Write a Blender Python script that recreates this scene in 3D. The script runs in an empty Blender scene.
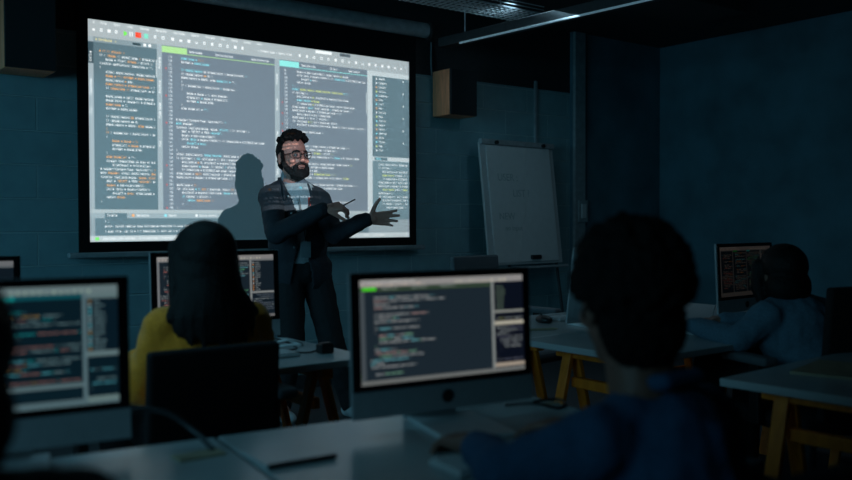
import bpy, bmesh, math, random
import numpy as np
from mathutils import Vector, Matrix, noise
rnd = random.Random(7)
S = bpy.context.scene
PI = math.pi

# ------------------------------------------------------------------ camera
cd = bpy.data.cameras.new('camera'); cam = bpy.data.objects.new('camera', cd); S.collection.objects.link(cam)
cd.sensor_width = 36; cd.lens = 868.7 / 852 * 36; cd.clip_start = 0.05
_y, _p, _r = 0.65043, -0.02139, 0.00239
cam.location = (0, 0, 1.2)
cam.rotation_euler = (Matrix.Rotation(-_y, 3, 'Z') @ Matrix.Rotation(PI/2 + _p, 3, 'X') @ Matrix.Rotation(-_r, 3, 'Z')).to_euler()
cd.dof.use_dof = True; cd.dof.focus_distance = 5.1; cd.dof.aperture_fstop = 2.0
S.camera = cam
# ------------------------------------------------------------------ exposure, world
S.view_settings.view_transform = 'Standard'; S.view_settings.look = 'None'
S.view_settings.exposure = 0.0; S.view_settings.gamma = 1.0; S.view_settings.use_curve_mapping = False
W = bpy.data.worlds.new('night'); S.world = W; W.use_nodes = True
W.node_tree.nodes['Background'].inputs[0].default_value = (0.02, 0.10, 0.14, 1)
W.node_tree.nodes['Background'].inputs[1].default_value = 0.3
# ------------------------------------------------------------------ room and light numbers
WY = 5.5; WX = 7.08; WL = -2.3; WR = -3.2; CZ = 2.91       # back wall, right wall, left wall, rear wall, ceiling
SX, SZ, SW = 1.573, 1.078, 2.41; SH = SW * 9 / 16            # projected picture on the back wall
PJ = Vector((1.80, -0.6, 2.36))                               # projector lens
PJ_POWER = 2300
AREAS = [  # name, location, size, direction, colour, watts, spread
    ('left_key_light', (WL + 0.06, 3.5, 1.75), (2.9, 1.3), (1, 0.30, -0.08), (0.24, 0.73, 1.0), 7.5, 72),  # soft teal key added from the left, its source unseen
    ('left_fill_light', (WL + 0.06, 0.85, 1.75), (1.5, 1.3), (1, 0.45, -0.08), (0.26, 0.74, 1.0), 5.4, 96),  # added fill for monitor chins and the near man's shoulder
    ('overhead_fill_light', (0.3, 2.9, 2.80), (1.6, 0.5), (0, 0.1, -1), (0.26, 0.74, 1.0), 4.4, 120),  # added fill from above for the front desks, no fixture there
    ('channel_fill_light', (4.27, 3.9, 2.53), (.08, 1.8), (0, 0.35, -1), (0.52, 0.82, 1.0), 4.2, 150),  # added fill for back wall and flip chart, set under the channel
]
for n, l, sz, d, c, w, spr in AREAS:
    ld = bpy.data.lights.new(n, 'AREA'); ld.shape = 'RECTANGLE'; ld.size, ld.size_y = sz; ld.energy = w; ld.color = c; ld.spread = math.radians(spr)
    o = bpy.data.objects.new(n, ld); S.collection.objects.link(o); o.location = l
    o.rotation_euler = Vector(d).to_track_quat('-Z', 'Y').to_euler()

# ------------------------------------------------------------------ 5x7 letters and the code windows
FONT = ("0000000000" "00005F0000" "0007000700" "147F147F14" "242A7F2A12" "2313086462" "3649552250" "0005030000" "001C224100" "0041221C00"
 "2A1C7F1C2A" "08083E0808" "0050300000" "0808080808" "0000606000" "2010080402" "3E5149453E" "00427F4000" "4261514946" "2141494D33"
 "1814127F10" "2745454539" "3C4A494931" "4121110907" "3649494936" "464949291E" "0000140000" "0040340000" "0008142241" "1414141414"
 "0041221408" "0201590906" "3E415D594E" "7C1211127C" "7F49494936" "3E41414122" "7F4141413E" "7F49494941" "7F09090901" "3E41415173"
 "7F0808087F" "00417F4100" "2040413F01" "7F08142241" "7F40404040" "7F021C027F" "7F0408107F" "3E4141413E" "7F09090906" "3E4151215E"
 "7F09192946" "2649494932" "03017F0103" "3F4040403F" "1F2040201F" "3F4038403F" "6314081463" "0304780403" "6159494D43" "007F414141"
 "0204081020" "004141417F" "0402010204" "4040404040" "0003070800" "2054547840" "7F28444438" "3844444428" "384444287F" "3854545418"
 "00087E0902" "18A4A49C78" "7F08040478" "00447D4000" "2040403D00" "7F10284400" "00417F4000" "7C04780478" "7C08040478" "3844444438"
 "FC18242418" "18242418FC" "7C08040408" "4854545424" "04043F4424" "3C4040207C" "1C2040201C" "3C4030403C" "4428102844" "4C9090907C"
 "4464544C44" "0008364100" "0000770000" "0041360800" "0201020402")
def glyph(c):
    k = ord(c) - 32
    if k < 0 or k > 94: k = 31
    cols = [int(FONT[k*10 + 2*i:k*10 + 2*i + 2], 16) for i in range(5)]
    return np.array([[(cols[x] >> y) & 1 for x in range(5)] for y in range(8)], dtype=bool)
GL = {chr(c): glyph(chr(c)) for c in range(32, 127)}
class Page:
    def __init__(s, w, h, bg, k=1.5): s.k = k; w = int(w*k); h = int(h*k); s.a = np.zeros((h, w, 3), np.float32) + np.array(bg, np.float32); s.w, s.h = w, h
    def rect(s, x0, y0, x1, y1, c): s.a[max(0, int(y0*s.k)):int(y1*s.k), max(0, int(x0*s.k)):int(x1*s.k)] = c
    def ch(s, x, y, c, col, clip, rot=False):
        g = GL.get(c)
        if g is None: return
        g = g[np.arange(int(7*s.k))*8//int(8*s.k)]
        if s.k > 1: g = g | np.roll(g, 1, 0)
        if rot: g = np.rot90(g)
        h, w = g.shape; x = int(x*s.k); y = int(y*s.k)
        if x < 0 or y < 0 or x + w > min(s.w, clip*s.k) or y + h > s.h: return
        s.a[y:y+h, x:x+w][g] = col
    def text(s, x, y, t, col, clip=99999, adv=6):
        for c in t:
            s.ch(x, y, c, col, clip); x += 6/s.k
        return x
    def vtext(s, x, y, t, col):
        for c in t: s.ch(x, y, c, col, 99999, True); y -= 6/s.k
WH = (.93, .95, .95); CY = (.55, .9, .95); OR = (.95, .66, .38); YG = (.86, .9, .5); RD = (.95, .3, .2); GN = (.45, .9, .3); PK = (.9, .55, .5)
CODE = ["global $data_record, $base_records;", "if ($filter) {", "    $row_active = 0;", "    $user_record = $page;", "    if ($template = $_GLOBALS_per_page)",
 "$item_pages = ceil( total_records / $items_per_page);", "$data_count = $page+1 * $items_per_page + 1", "    $main_record = $id > $template;", "$data_page = 1;",
 "for ($id_page = 1; $id < $records; $id++)", "    $row[$id] = $record_list->name;", "    if ($total > $limit) {", "        return $data_page;", "    }", "}", "",
 "# if (! $found) {", "if ( !$base || $total_base < $items_max )", "    $page = floor( $items / $limit );", "function getPlatform( $template = '', $page = 0, $count_items)",
 "{", "    global $data_record, $base_records;", "    $base = \"\";", "    $data_record = $db;", "    $user_record = $items_per_page + 1;", "    if ($template || $items_left <= 0) return false;", "",
 "    $data_pages = ceil( $base_records / $items_per_page );", "    $page_count = ($page-1) * $items_per_page;", "    $user_page = 1;", "    $offset = $data_pages;", "",
 "    if ($data_record && $items_count > $page_current) {", "    if ($base_record == 0)", "    $temp_record = $data;", "    }", "    if ( $pages_max < $data_count ) $page_max;", "    {",
 "        $page = $page + 1;", "        $items_all = $page * $items_all;", "        $offset = $page_size;", "    }", "    else $base_url = '';", "    foreach ($templates as $key => $value)",
 "        $list[$key] = trim($value);", "# header('Content-Type: text/html');", "echo $header;", "function load_data($name, $page, $limit) {", "    $sql = \"SELECT * FROM records\";",
 "    $query = $db->query($sql);", "    while ($row = $query->fetch())", "        $rows[] = $row;", "    return $rows;", "}"]
def code(p, x0, y0, x1, y1, pitch, seed, base=WH, hues=(CY, OR, YG), prob=.35, numbers=None, dens=1.0):
    r = random.Random(seed); k = r.randrange(len(CODE)); y = y0; ln = r.randrange(80, 120)
    while y + 8 < y1:
        if numbers:
            p.text(numbers, y, str(ln), (.8, .84, .86)); ln += 1
            if r.random() < .13: p.rect(numbers - 9, y + 2, numbers - 5, y + 6, RD)
        t = CODE[k % len(CODE)]; k += 1
        if len(t) > 12 and r.random() < .4: t = t + ' ' + CODE[(k + 7) % len(CODE)].strip()
        if r.random() > dens: y += pitch; continue
        x = x0
        hot = r.random() < prob*.35
        for word in t.split(' '):
            col = base if r.random() > prob else r.choice(hues)
            if hot: col = r.choice(hues[1:])
            x = p.text(x, y, word + ' ', col, x1)
        y += pitch
def icons(p, x, y, n, seed, step=16, col=(.93, .95, .95)):
    r = random.Random(seed)
    for i in range(n):
        w = r.choice((7, 9, 9)); p.rect(x, y + r.choice((0, 0, 3)), x + w, y + 9, col)
        if r.random() < .5: p.rect(x + 2, y + 3, x + w - 2, y + 7, (.6, .65, .67))
        x += step
def page_wall():
    p = Page(1066, 600, (.55, .60, .62), 1.5); G = (.64, .67, .68); D1 = (.34, .42, .45); D2 = (.42, .46, .50)
    U = lambda f: int(f * 1066)
    p.rect(0, 0, 1066, 46, G)
    p.text(14, 4, "@", WH); x = 34
    for w in "File Edit View Source Refactor Navigate Search Project Run Tools Window Help".split(): x = p.text(x, 4, w, WH) + 20
    p.rect(700, 3, 760, 12, WH); p.rect(790, 3, 830, 12, (.3, .33, .35))
    icons(p, 12, 22, 4, 1, 20)
    for k in range(9): p.rect(96 + k, 21 + k // 2, 97 + k, 34 - k // 2, GN)
    p.rect(112, 21, 115, 34, WH); p.rect(118, 21, 121, 34, WH); p.rect(128, 20, 144, 35, (.95, .27, .12)); p.rect(152, 21, 164, 34, (.5, .85, .75))
    icons(p, 180, 22, 2, 4, 22); icons(p, 230, 22, 10, 5, 24); p.text(500, 24, "- Content type / record files                . +", WH); icons(p, 640, 22, 16, 8, 26)
    # left tool window
    p.rect(0, 46, U(.185), 512, D1); p.rect(0, 46, 14, 512, (.60, .65, .67)); p.rect(14, 46, U(.177), 60, (.50, .56, .58)); p.rect(0, 60, 14, 118, (.22, .29, .32))
    p.text(20, 49, "* Workspace  x", (.9, .85, .6)); p.rect(120, 50, 142, 56, (.15, .2, .22)); p.rect(150, 49, 158, 57, WH); p.rect(164, 49, 172, 57, WH)
    p.vtext(3, 110, "Outline", WH); p.vtext(3, 200, "Tasks/Notes", WH); p.vtext(3, 250, "Find", WH)
    code(p, 30, 68, U(.172), 500, 11, 3, WH, (WH, OR, OR), .3); p.rect(U(.174), 90, U(.177), 140, (.7, .74, .75))
    p.rect(U(.177), 46, U(.191), 520, (.60, .65, .67))
    for yy, t in ((110, "Projects"), (180, "Structure"), (250, "Class Names"), (330, "Find"), (420, "Help")): p.vtext(U(.181), yy, t, WH)
    # centre editor
    a, b = U(.191), U(.522)
    p.rect(a, 46, b, 520, D2); p.rect(a, 48, a + 74, 64, (.66, .84, .55)); p.rect(a, 64, b, 66, (.66, .84, .55)); p.text(a + 80, 53, "Data/pages", WH); p.text(a + 160, 53, "Config/Options", WH); p.text(a + 275, 53, "data/Controller", WH, b)
    code(p, a + 40, 74, b - 10, 512, 11, 9, WH, (CY, CY, CY, OR), .14, a + 18, .93)
    p.rect(b, 46, U(.538), 520, (.60, .65, .67))
    for yy, t in ((120, "Projects"), (200, "Structure"), (300, "Favorites"), (400, "Tasks")): p.vtext(b + 4, yy, t, WH)
    # right editor
    a, b = U(.538), U(.841)
    p.rect(a, 46, b, 520, D2); p.rect(a, 48, a + 68, 64, (.55, .88, .85)); p.rect(a, 64, b, 66, (.55, .88, .85)); p.text(a + 76, 53, "Template/view", WH); p.text(a + 180, 53, "Gallery", WH); p.text(a + 250, 53, "User/record", WH, b)
    code(p, a + 44, 74, b - 8, 512, 11, 23, WH, (WH, CY, YG), .16, a + 16, .93)
    p.rect(b - 5, 120, b - 2, 190, (.7, .74, .75))
    p.rect(b, 46, U(.860), 540, (.74, .78, .79))
    # file list, lower editor
    a = U(.860)
    p.rect(a, 46, 1066, 62, (.74, .78, .79)); p.rect(a, 62, 1066, 330, D1); r = random.Random(5)
    for i, t in enumerate("Assets Category Comment Gallery Guestbook Home Login Menu Options Page Profile Record Search Settings Style Tables User View".split()):
        p.rect(a + 14, 68 + i*14, a + 19, 74 + i*14, r.choice((OR, CY, WH, YG))); p.text(a + 26, 67 + i*14, t, WH)
        if i % 3 == 0: p.rect(1040, 68 + i*14, 1044, 74 + i*14, WH)
    p.rect(a, 330, 1066, 344, (.74, .78, .79)); p.rect(a, 344, 1066, 540, (.40, .49, .52)); p.rect(a + 8, 332, a + 60, 342, D1); p.text(a + 14, 333, "Debug", CY)
    code(p, a + 24, 352, 1060, 520, 12, 31, WH, (WH, WH, YG), .2)
    # console
    p.rect(0, 512, U(.841), 522, (.66, .70, .71)); p.rect(0, 522, U(.841), 536, (.58, .64, .66)); p.rect(40, 522, 100, 536, D1); p.text(46, 525, "Console", WH)
    for i, t in enumerate(("Debugging", "Search", "Source control", "Tests", "Issues", "Output", "Versions")): p.rect(114 + i*92, 525, 121 + i*92, 532, (OR, CY, WH)[i % 3]); p.text(126 + i*92, 525, t, WH)
    p.rect(14, 536, U(.845), 584, (.36, .44, .47)); p.text(40, 541, "> _", WH)
    p.text(40, 555, "error: cannot resolve type Main/server/template in page index: ; [data] '->' value is of type null, record in module base: [2:11]"[:140], WH, U(.84))
    p.text(40, 569, "> exec file: var id = f [ $template ]: main var x = { if ['a'] }: return '/data'; [-f] /index main [ ] ok", WH, U(.84))
    p.rect(0, 584, 1066, 600, (.72, .76, .77)); p.rect(14, 588, 24, 596, GN); p.text(34, 588, "completed with notices   * 14 warnings / 0 errors found      No_encoding selected", WH); p.text(880, 588, "UTF-8    1.0.3 master", WH)
    return p
def page_mon(kind):
    p = Page(640, 360, (.50, .52, .53), 1.5); D = (.125, .175, .215); K = dict(center=0, teal=1, back=2, dim=3)[kind]
    T = [(.70, .74, .74), (.70, .74, .74), (.7, .74, .74), (.75, .72, .68)][K]
    p.rect(0, 0, 640, 24, (.62, .62, .62)); p.text(8, 2, "File Edit View Source Navigate Search Run Window", WH, adv=6); icons(p, 8, 13, 14, K + 2, 17, (.85, .8, .75)); icons(p, 360, 13, 12, K + 6, 18, (.85, .84, .76))
    tab = [(.30, .95, .15), (.12, .72, .70), (.15, .5, .5), (.2, .7, .3)][K]
    if K == 0:
        p.rect(0, 24, 505, 360, D); p.rect(0, 24, 505, 36, (.20, .27, .24)); p.rect(8, 26, 58, 38, tab); p.rect(0, 36, 505, 38, (.35, .45, .22)); p.rect(0, 38, 16, 345, (.3, .34, .37))
        for i in range(3): p.text(80 + i*110, 27, "Data/Config.page"[:14], T)
        code(p, 34, 46, 320, 340, 12, 44, (.80, .82, .82), (CY, (.6, .85, .7), CY, (.85, .7, .68)), .3, None, .95)
        p.rect(505, 24, 516, 350, (.55, .58, .58)); p.rect(516, 24, 640, 350, (.05, .075, .13))
        for y in range(40, 130, 12): p.text(526, y, rnd.choice(("view.tpl", "main.data", "options", "style.css")), (.5, .6, .5))
        p.rect(516, 132, 640, 140, (.6, .62, .6)); code(p, 530, 146, 636, 170, 12, 4, T, (YG, YG), .3); p.rect(516, 172, 640, 186, (.75, .74, .68))
        code(p, 524, 192, 632, 330, 12, 14, (.45, .47, .55), (T, T), .3); p.rect(516, 328, 640, 342, (.70, .66, .60)); p.rect(0, 346, 640, 360, (.46, .48, .48))
    elif K == 1:
        p.rect(0, 24, 545, 300, (.07, .15, .19)); p.rect(0, 26, 545, 38, (.10, .40, .44)); p.rect(330, 26, 372, 38, tab); p.rect(0, 38, 14, 300, (.25, .33, .37))
        code(p, 330, 56, 540, 292, 13, 51, T, (CY, OR, (.2, .8, .8), PK), .5, None, .95)
        p.rect(545, 24, 556, 350, (.52, .56, .58)); p.rect(556, 24, 640, 40, (.58, .6, .6)); p.rect(556, 40, 640, 200, (.07, .14, .19)); r = random.Random(3)
        for y in range(46, 196, 12): p.rect(562, y, 568, y + 6, r.choice((OR, CY, WH))); p.text(576, y, r.choice(("Category", "Gallery", "Options", "Template", "User", "Records")), T)
        p.rect(556, 200, 640, 216, (.58, .6, .6)); p.rect(556, 216, 640, 340, (.07, .15, .19)); code(p, 566, 224, 634, 330, 14, 8, T, (T, CY), .3, None, .6)
        p.rect(0, 290, 545, 304, (.52, .55, .56)); p.rect(0, 304, 545, 340, (.08, .16, .2)); p.text(40, 312, "> compile main/server/template [ ok ]", T); p.rect(0, 342, 640, 360, (.48, .52, .54)); p.rect(556, 336, 640, 352, (.6, .62, .6))
    else:
        p.rect(0, 24, 12, 345, (.55, .57, .58)); p.rect(12, 30, 150, 330, D); p.rect(150, 24, 160, 345, (.45, .47, .48)); p.rect(160, 30, 320, 330, D); p.rect(160, 26, 210, 36, tab); p.rect(320, 24, 328, 345, (.45, .47, .48))
        p.rect(328, 30, 500, 330, D); p.rect(328, 26, 370, 36, (.25, .75, .75)); p.rect(500, 24, 512, 345, (.6, .62, .62)); p.rect(512, 34, 640, 345, (.10, .15, .19)); p.rect(512, 210, 640, 222, (.6, .62, .62))
        code(p, 18, 42, 146, 326, 12, 61, T, (OR, PK), .25); code(p, 166, 42, 316, 326, 12, 63, T, (CY, CY, OR), .2); code(p, 334, 42, 496, 326, 12, 67, T, (CY, (.5, .9, .6)), .4)
        for y in range(42, 205, 12): p.rect(518, y, 524, y + 6, rnd.choice((OR, CY, WH))); p.text(532, y, rnd.choice(("Category", "Gallery", "Options", "Template", "User", "Records")), T)
        code(p, 520, 228, 636, 330, 12, 69, (.5, .55, .6), (T, T), .3); p.rect(0, 330, 500, 336, (.5, .5, .48)); p.rect(0, 346, 640, 360, (.5, .5, .5))
    return p
def to_image(name, p):
    im = bpy.data.images.new(name, p.w, p.h)
    a = np.ones((p.h, p.w, 4), np.float32); a[..., :3] = p.a[::-1]
    im.pixels.foreach_set(a.ravel()); im.update(); im.pack()
    return im
IM = {k: to_image('code_' + k, page_wall() if k == 'wall' else page_mon(k)) for k in ('wall', 'center', 'teal', 'back', 'dim')}

# ------------------------------------------------------------------ the projector's beam: its picture is thrown by a spot lamp
ld = bpy.data.lights.new('projector_beam', 'SPOT'); ld.energy = PJ_POWER; ld.shadow_soft_size = 0.004; ld.spot_blend = 0.0; ld.spot_size = math.radians(40)
pj = bpy.data.objects.new('projector_beam', ld); S.collection.objects.link(pj); pj.location = PJ
pj.rotation_euler = (Vector((SX + SW/2, WY, SZ + SH/2)) - PJ).to_track_quat('-Z', 'Y').to_euler()
ld.use_nodes = True; nt = ld.node_tree; N = nt.nodes; L = nt.links
def mth(op, a, b):
    n = N.new('ShaderNodeMath'); n.operation = op
    for i, v in enumerate((a, b)):
        if isinstance(v, (int, float)): n.inputs[i].default_value = v
        else: L.new(v, n.inputs[i])
    return n.outputs[0]
g = N.new('ShaderNodeNewGeometry'); sx = N.new('ShaderNodeSeparateXYZ'); L.new(g.outputs['Incoming'], sx.inputs[0])
D = WY - 0.045 - PJ.y
u = mth('DIVIDE', mth('SUBTRACT', mth('MULTIPLY', mth('DIVIDE', sx.outputs[0], sx.outputs[1]), D), SX - PJ.x), SW)
v = mth('DIVIDE', mth('SUBTRACT', mth('MULTIPLY', mth('DIVIDE', sx.outputs[2], sx.outputs[1]), D), SZ - PJ.z), SH)
cx = N.new('ShaderNodeCombineXYZ'); L.new(u, cx.inputs[0]); L.new(v, cx.inputs[1])
ti = N.new('ShaderNodeTexImage'); ti.image = IM['wall']; ti.extension = 'CLIP'; L.new(cx.outputs[0], ti.inputs[0])
em = next(n for n in N if n.type == 'EMISSION'); L.new(ti.outputs[0], em.inputs[0])

# ------------------------------------------------------------------ materials
MATS = {}
def mat(name, col, rough=.6, metal=0.0, spec=.5, var=.15, scale=20, bump=0.0, stretch=(1, 1, 1), sheen=0.0):
    if name in MATS: return MATS[name]
    m = bpy.data.materials.new(name); m.use_nodes = True; n = m.node_tree.nodes; l = m.node_tree.links
    b = n['Principled BSDF']; b.inputs['Roughness'].default_value = rough; b.inputs['Metallic'].default_value = metal
    b.inputs['Specular IOR Level'].default_value = spec; b.inputs['Sheen Weight'].default_value = sheen
    tc = n.new('ShaderNodeTexCoord'); mp = n.new('ShaderNodeMapping'); mp.inputs['Scale'].default_value = stretch; l.new(tc.outputs['Object'], mp.inputs[0])
    nz = n.new('ShaderNodeTexNoise'); nz.inputs['Scale'].default_value = scale; nz.inputs['Detail'].default_value = 5; l.new(mp.outputs[0], nz.inputs[0])
    r = n.new('ShaderNodeValToRGB'); r.color_ramp.elements[0].position = .3; r.color_ramp.elements[1].position = .7
    r.color_ramp.elements[0].color = (*[c * (1 - var) for c in col], 1); r.color_ramp.elements[1].color = (*[min(1, c * (1 + var)) for c in col], 1)
    l.new(nz.outputs[0], r.inputs[0]); l.new(r.outputs[0], b.inputs['Base Color'])
    if bump:
        bp = n.new('ShaderNodeBump'); bp.inputs['Strength'].default_value = bump; bp.inputs['Distance'].default_value = .004
        l.new(nz.outputs[0], bp.inputs['Height']); l.new(bp.outputs[0], b.inputs['Normal'])
    MATS[name] = m; return m
def mat_blocks():
    m = mat('painted_blocks', (.18, .34, .38), .62, var=.10, scale=6); n = m.node_tree.nodes; l = m.node_tree.links; b = n['Principled BSDF']
    g = n.new('ShaderNodeNewGeometry'); s = n.new('ShaderNodeSeparateXYZ'); l.new(g.outputs['Position'], s.inputs[0])
    ax = n.new('ShaderNodeMath'); ax.operation = 'ADD'; ax.inputs[1].default_value = .21; l.new(s.outputs[0], ax.inputs[0])
    az = n.new('ShaderNodeMath'); az.operation = 'ADD'; az.inputs[1].default_value = .06 + .2*10; l.new(s.outputs[2], az.inputs[0])
    c = n.new('ShaderNodeCombineXYZ'); l.new(ax.outputs[0], c.inputs[0]); l.new(az.outputs[0], c.inputs[1])
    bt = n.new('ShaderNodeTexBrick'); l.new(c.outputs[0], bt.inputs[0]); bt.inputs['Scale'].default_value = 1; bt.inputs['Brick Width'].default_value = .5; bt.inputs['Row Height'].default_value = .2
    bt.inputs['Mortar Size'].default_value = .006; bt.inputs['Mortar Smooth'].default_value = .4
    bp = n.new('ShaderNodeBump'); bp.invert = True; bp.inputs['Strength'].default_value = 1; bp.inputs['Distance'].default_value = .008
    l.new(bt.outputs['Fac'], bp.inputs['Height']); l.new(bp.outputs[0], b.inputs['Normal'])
    old = b.inputs['Base Color'].links[0].from_socket; mx = n.new('ShaderNodeMix'); mx.data_type = 'RGBA'; mx.inputs[7].default_value = (.30, .47, .50, 1)  # joints mixed paler: lit block edges put into the colour
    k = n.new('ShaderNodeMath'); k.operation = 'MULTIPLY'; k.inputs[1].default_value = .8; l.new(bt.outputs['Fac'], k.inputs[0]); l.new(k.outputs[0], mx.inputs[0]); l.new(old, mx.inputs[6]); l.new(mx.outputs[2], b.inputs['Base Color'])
    return m
def mat_screen(name, im, strength, tint=(1, 1, 1)):
    m = bpy.data.materials.new(name); m.use_nodes = True; n = m.node_tree.nodes; l = m.node_tree.links; b = n['Principled BSDF']
    b.inputs['Base Color'].default_value = (.01, .01, .012, 1); b.inputs['Roughness'].default_value = .3
    t = n.new('ShaderNodeTexImage'); t.image = im; uv = n.new('ShaderNodeTexCoord'); l.new(uv.outputs['UV'], t.inputs[0])
    mx = n.new('ShaderNodeMix'); mx.data_type = 'RGBA'; mx.blend_type = 'MULTIPLY'; mx.inputs[0].default_value = 1; l.new(t.outputs[0], mx.inputs[6]); mx.inputs[7].default_value = (*tint, 1)
    l.new(mx.outputs[2], b.inputs['Emission Color']); b.inputs['Emission Strength'].default_value = strength
    return m
M = dict(
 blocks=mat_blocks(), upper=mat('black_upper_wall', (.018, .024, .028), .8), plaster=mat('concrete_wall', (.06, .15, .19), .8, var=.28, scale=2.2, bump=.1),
 floor=mat('dark_carpet', (.045, .05, .055), .9, scale=60, bump=.3), ceil=mat('dark_ceiling', (.03, .036, .04), .9, scale=3),
 canvas=mat('matte_screen', (.74, .75, .75), .95, spec=.1, var=.01), black=mat('black_masking', (.006, .007, .008), .85, spec=.15, var=.1),
 case=mat('grey_screen_case', (.24, .28, .30), .45), sill=mat('grey_rail', (.22, .27, .29), .5), steel=mat('galvanised_steel', (.38, .42, .44), .6, .3, scale=30),
 darkmetal=mat('dark_metal', (.05, .06, .065), .45, .5), plastic=mat('black_plastic', (.012, .013, .015), .42, scale=50, bump=.1), wood=mat('speaker_veneer', (.80, .30, .15), .5, var=.2, scale=8, stretch=(8, 8, 1)),
 grille=mat('black_speaker_cloth', (.012, .016, .02), .9, scale=200, bump=.3), desk=mat('white_laminate', (.46, .50, .51), .24, var=.04, scale=5), edge=mat('white_desk_edge', (.52, .55, .55), .5, var=.05),
 trestle=mat('orange_stained_pine', (.98, .24, .015), .5, var=.2, scale=6, stretch=(6, 6, 1)), alu=mat('brushed_aluminium', (.40, .43, .45), .42, .35, var=.05, scale=40), glass=mat('black_glass', (.004, .004, .005), .22, spec=.5, var=.05),
 fabric=mat('black_mesh_fabric', (.010, .011, .013), .9, scale=250, bump=.5), greyfab=mat('grey_chair_fabric', (.12, .135, .15), .85, scale=200, bump=.4),
 white=mat('white_plastic', (.62, .65, .66), .4, var=.03), paper=mat('white_paper', (.56, .60, .61), .8, var=.03), board=mat('white_board', (.45, .49, .50), .45, var=.03), ink=mat('marker_ink', (.30, .40, .42), .7),
 skin=mat('warm_skin', (.58, .26, .20), .55, var=.06, scale=30), skin2=mat('light_brown_skin', (.22, .11, .08), .55, var=.06, scale=30),
 hair=mat('black_hair', (.008, .007, .007), .55, spec=.25, var=.3, scale=60, bump=.9, stretch=(4, 4, 1)), curls=mat('dark_curly_hair', (.010, .009, .009), .85, spec=.12, var=.3, scale=90, bump=1.0), beard=mat('dark_beard', (.011, .009, .008), .8, var=.3, scale=120, bump=.8),
 jacket=mat('dark_denim_jacket', (.020, .026, .036), .85, var=.2, scale=140, bump=.4), tee=mat('grey_turtleneck', (.30, .36, .40), .85, scale=100, bump=.3), darktee=mat('dark_shirt_front', (.035, .045, .055), .85),
 pants=mat('black_trousers', (.010, .012, .015), .85, scale=100, bump=.3), yellow=mat('mustard_sweater', (.97, .31, .02), .9, var=.12, scale=120, bump=.5, sheen=.2), bluesh=mat('blue_denim_shirt', (.022, .092, .19), .85, var=.15, scale=120, bump=.4),
 bluesw=mat('grey_blue_sweater', (.11, .20, .27), .9, var=.12, scale=120, bump=.5), darkhood=mat('black_sweatshirt', (.012, .013, .015), .9, scale=100, bump=.3), shoe=mat('white_sneaker', (.55, .6, .62), .6), red=mat('red_label', (.7, .06, .04), .6),
 card=mat('badge_card', (.18, .24, .27), .5), kraft=mat('tan_paper', (.36, .30, .20), .7), eye=mat('eye_white', (.22, .20, .19), .3, var=.02), iris=mat('dark_iris', (.02, .012, .01), .2), pale=mat('pale_aluminium', (.62, .66, .68), .45, var=.03), lens=mat('spectacle_frame', (.01, .01, .012), .3), lip=mat('lips', (.14, .08, .07), .5),
)
# ------------------------------------------------------------------ mesh helpers
def link(o, parent=None):
    S.collection.objects.link(o)
    if parent is not None: o.parent = parent
    return o
def obj(name, bm, m, parent=None, smooth=False, loc=None):
    me = bpy.data.meshes.new(name); bm.normal_update(); bm.to_mesh(me); bm.free()
    for mm in (m if isinstance(m, (list, tuple)) else [m]): me.materials.append(mm)
    if smooth:
        me.shade_smooth()
    o = bpy.data.objects.new(name, me); link(o, parent)
    if loc is not None: o.location = loc
    return o
def thing(name, label, cat, loc=(0, 0, 0), rz=0, group=None):
    o = bpy.data.objects.new(name, None); o.empty_display_size = .1; link(o); o.location = loc; o.rotation_euler = (0, 0, rz)
    return tag(o, label, cat, group)
def tag(o, label, cat, group=None):
    o['label'] = label; o['category'] = cat
    if group: o['group'] = group
    return o
def struct(name, bm, m): o = obj(name, bm, m); o['kind'] = 'structure'; return o
def box(bm, c, s, rot=None, bev=0.0, seg=2):
    r = bmesh.ops.create_cube(bm, size=1); vs = r['verts']
    bmesh.ops.scale(bm, vec=Vector(s), verts=vs)
    if bev:
        es = list({e for v in vs for e in v.link_edges}); rr = bmesh.ops.bevel(bm, geom=es, offset=bev, segments=seg, profile=.5, affect='EDGES')
        vs = list({v for f in rr['faces'] for v in f.verts} | {v for v in vs if v.is_valid})
    if rot is not None: bmesh.ops.transform(bm, matrix=rot.to_4x4(), verts=vs)
    bmesh.ops.translate(bm, vec=Vector(c), verts=vs); return vs
def B(c, s, rot=None, bev=0.0, seg=2): bm = bmesh.new(); box(bm, c, s, rot, bev, seg); return bm
def frame_to(d):
    return Vector(d).normalized().to_track_quat('Z', 'X').to_matrix()
_US = {}
def unit_sphere(n):
    if n not in _US:
        m = max(6, n*2//3); vs = [(0, 0, 1)]
        for j in range(1, m):
            t = PI*j/m
            for i in range(n): p = 2*PI*i/n; vs.append((math.sin(t)*math.cos(p), math.sin(t)*math.sin(p), math.cos(t)))
        vs.append((0, 0, -1)); f = []; last = len(vs) - 1
        for i in range(n):
            k = (i + 1) % n; f.append((0, 1 + i, 1 + k)); o = 1 + (m - 2)*n; f.append((last, o + k, o + i))
            for j in range(m - 2): a = 1 + j*n; f.append((a + i, a + n + i, a + n + k, a + k))
        _US[n] = ([Vector(v) for v in vs], f)
    return _US[n]
def cone(bm, a, b, r1, r2=None, n=16):
    a, b = Vector(a), Vector(b); r2 = r1 if r2 is None else r2; d = b - a
    if d.length < 1e-5: return
    R = frame_to(d); X, Y = R.col[0], R.col[1]; va = []; vb = []
    for i in range(n):
        q = X*math.cos(2*PI*i/n) + Y*math.sin(2*PI*i/n); va.append(bm.verts.new(a + q*r1)); vb.append(bm.verts.new(b + q*r2))
    for i in range(n): k = (i + 1) % n; bm.faces.new((va[i], va[k], vb[k], vb[i]))
    bm.faces.new(va[::-1]); bm.faces.new(vb)
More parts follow.
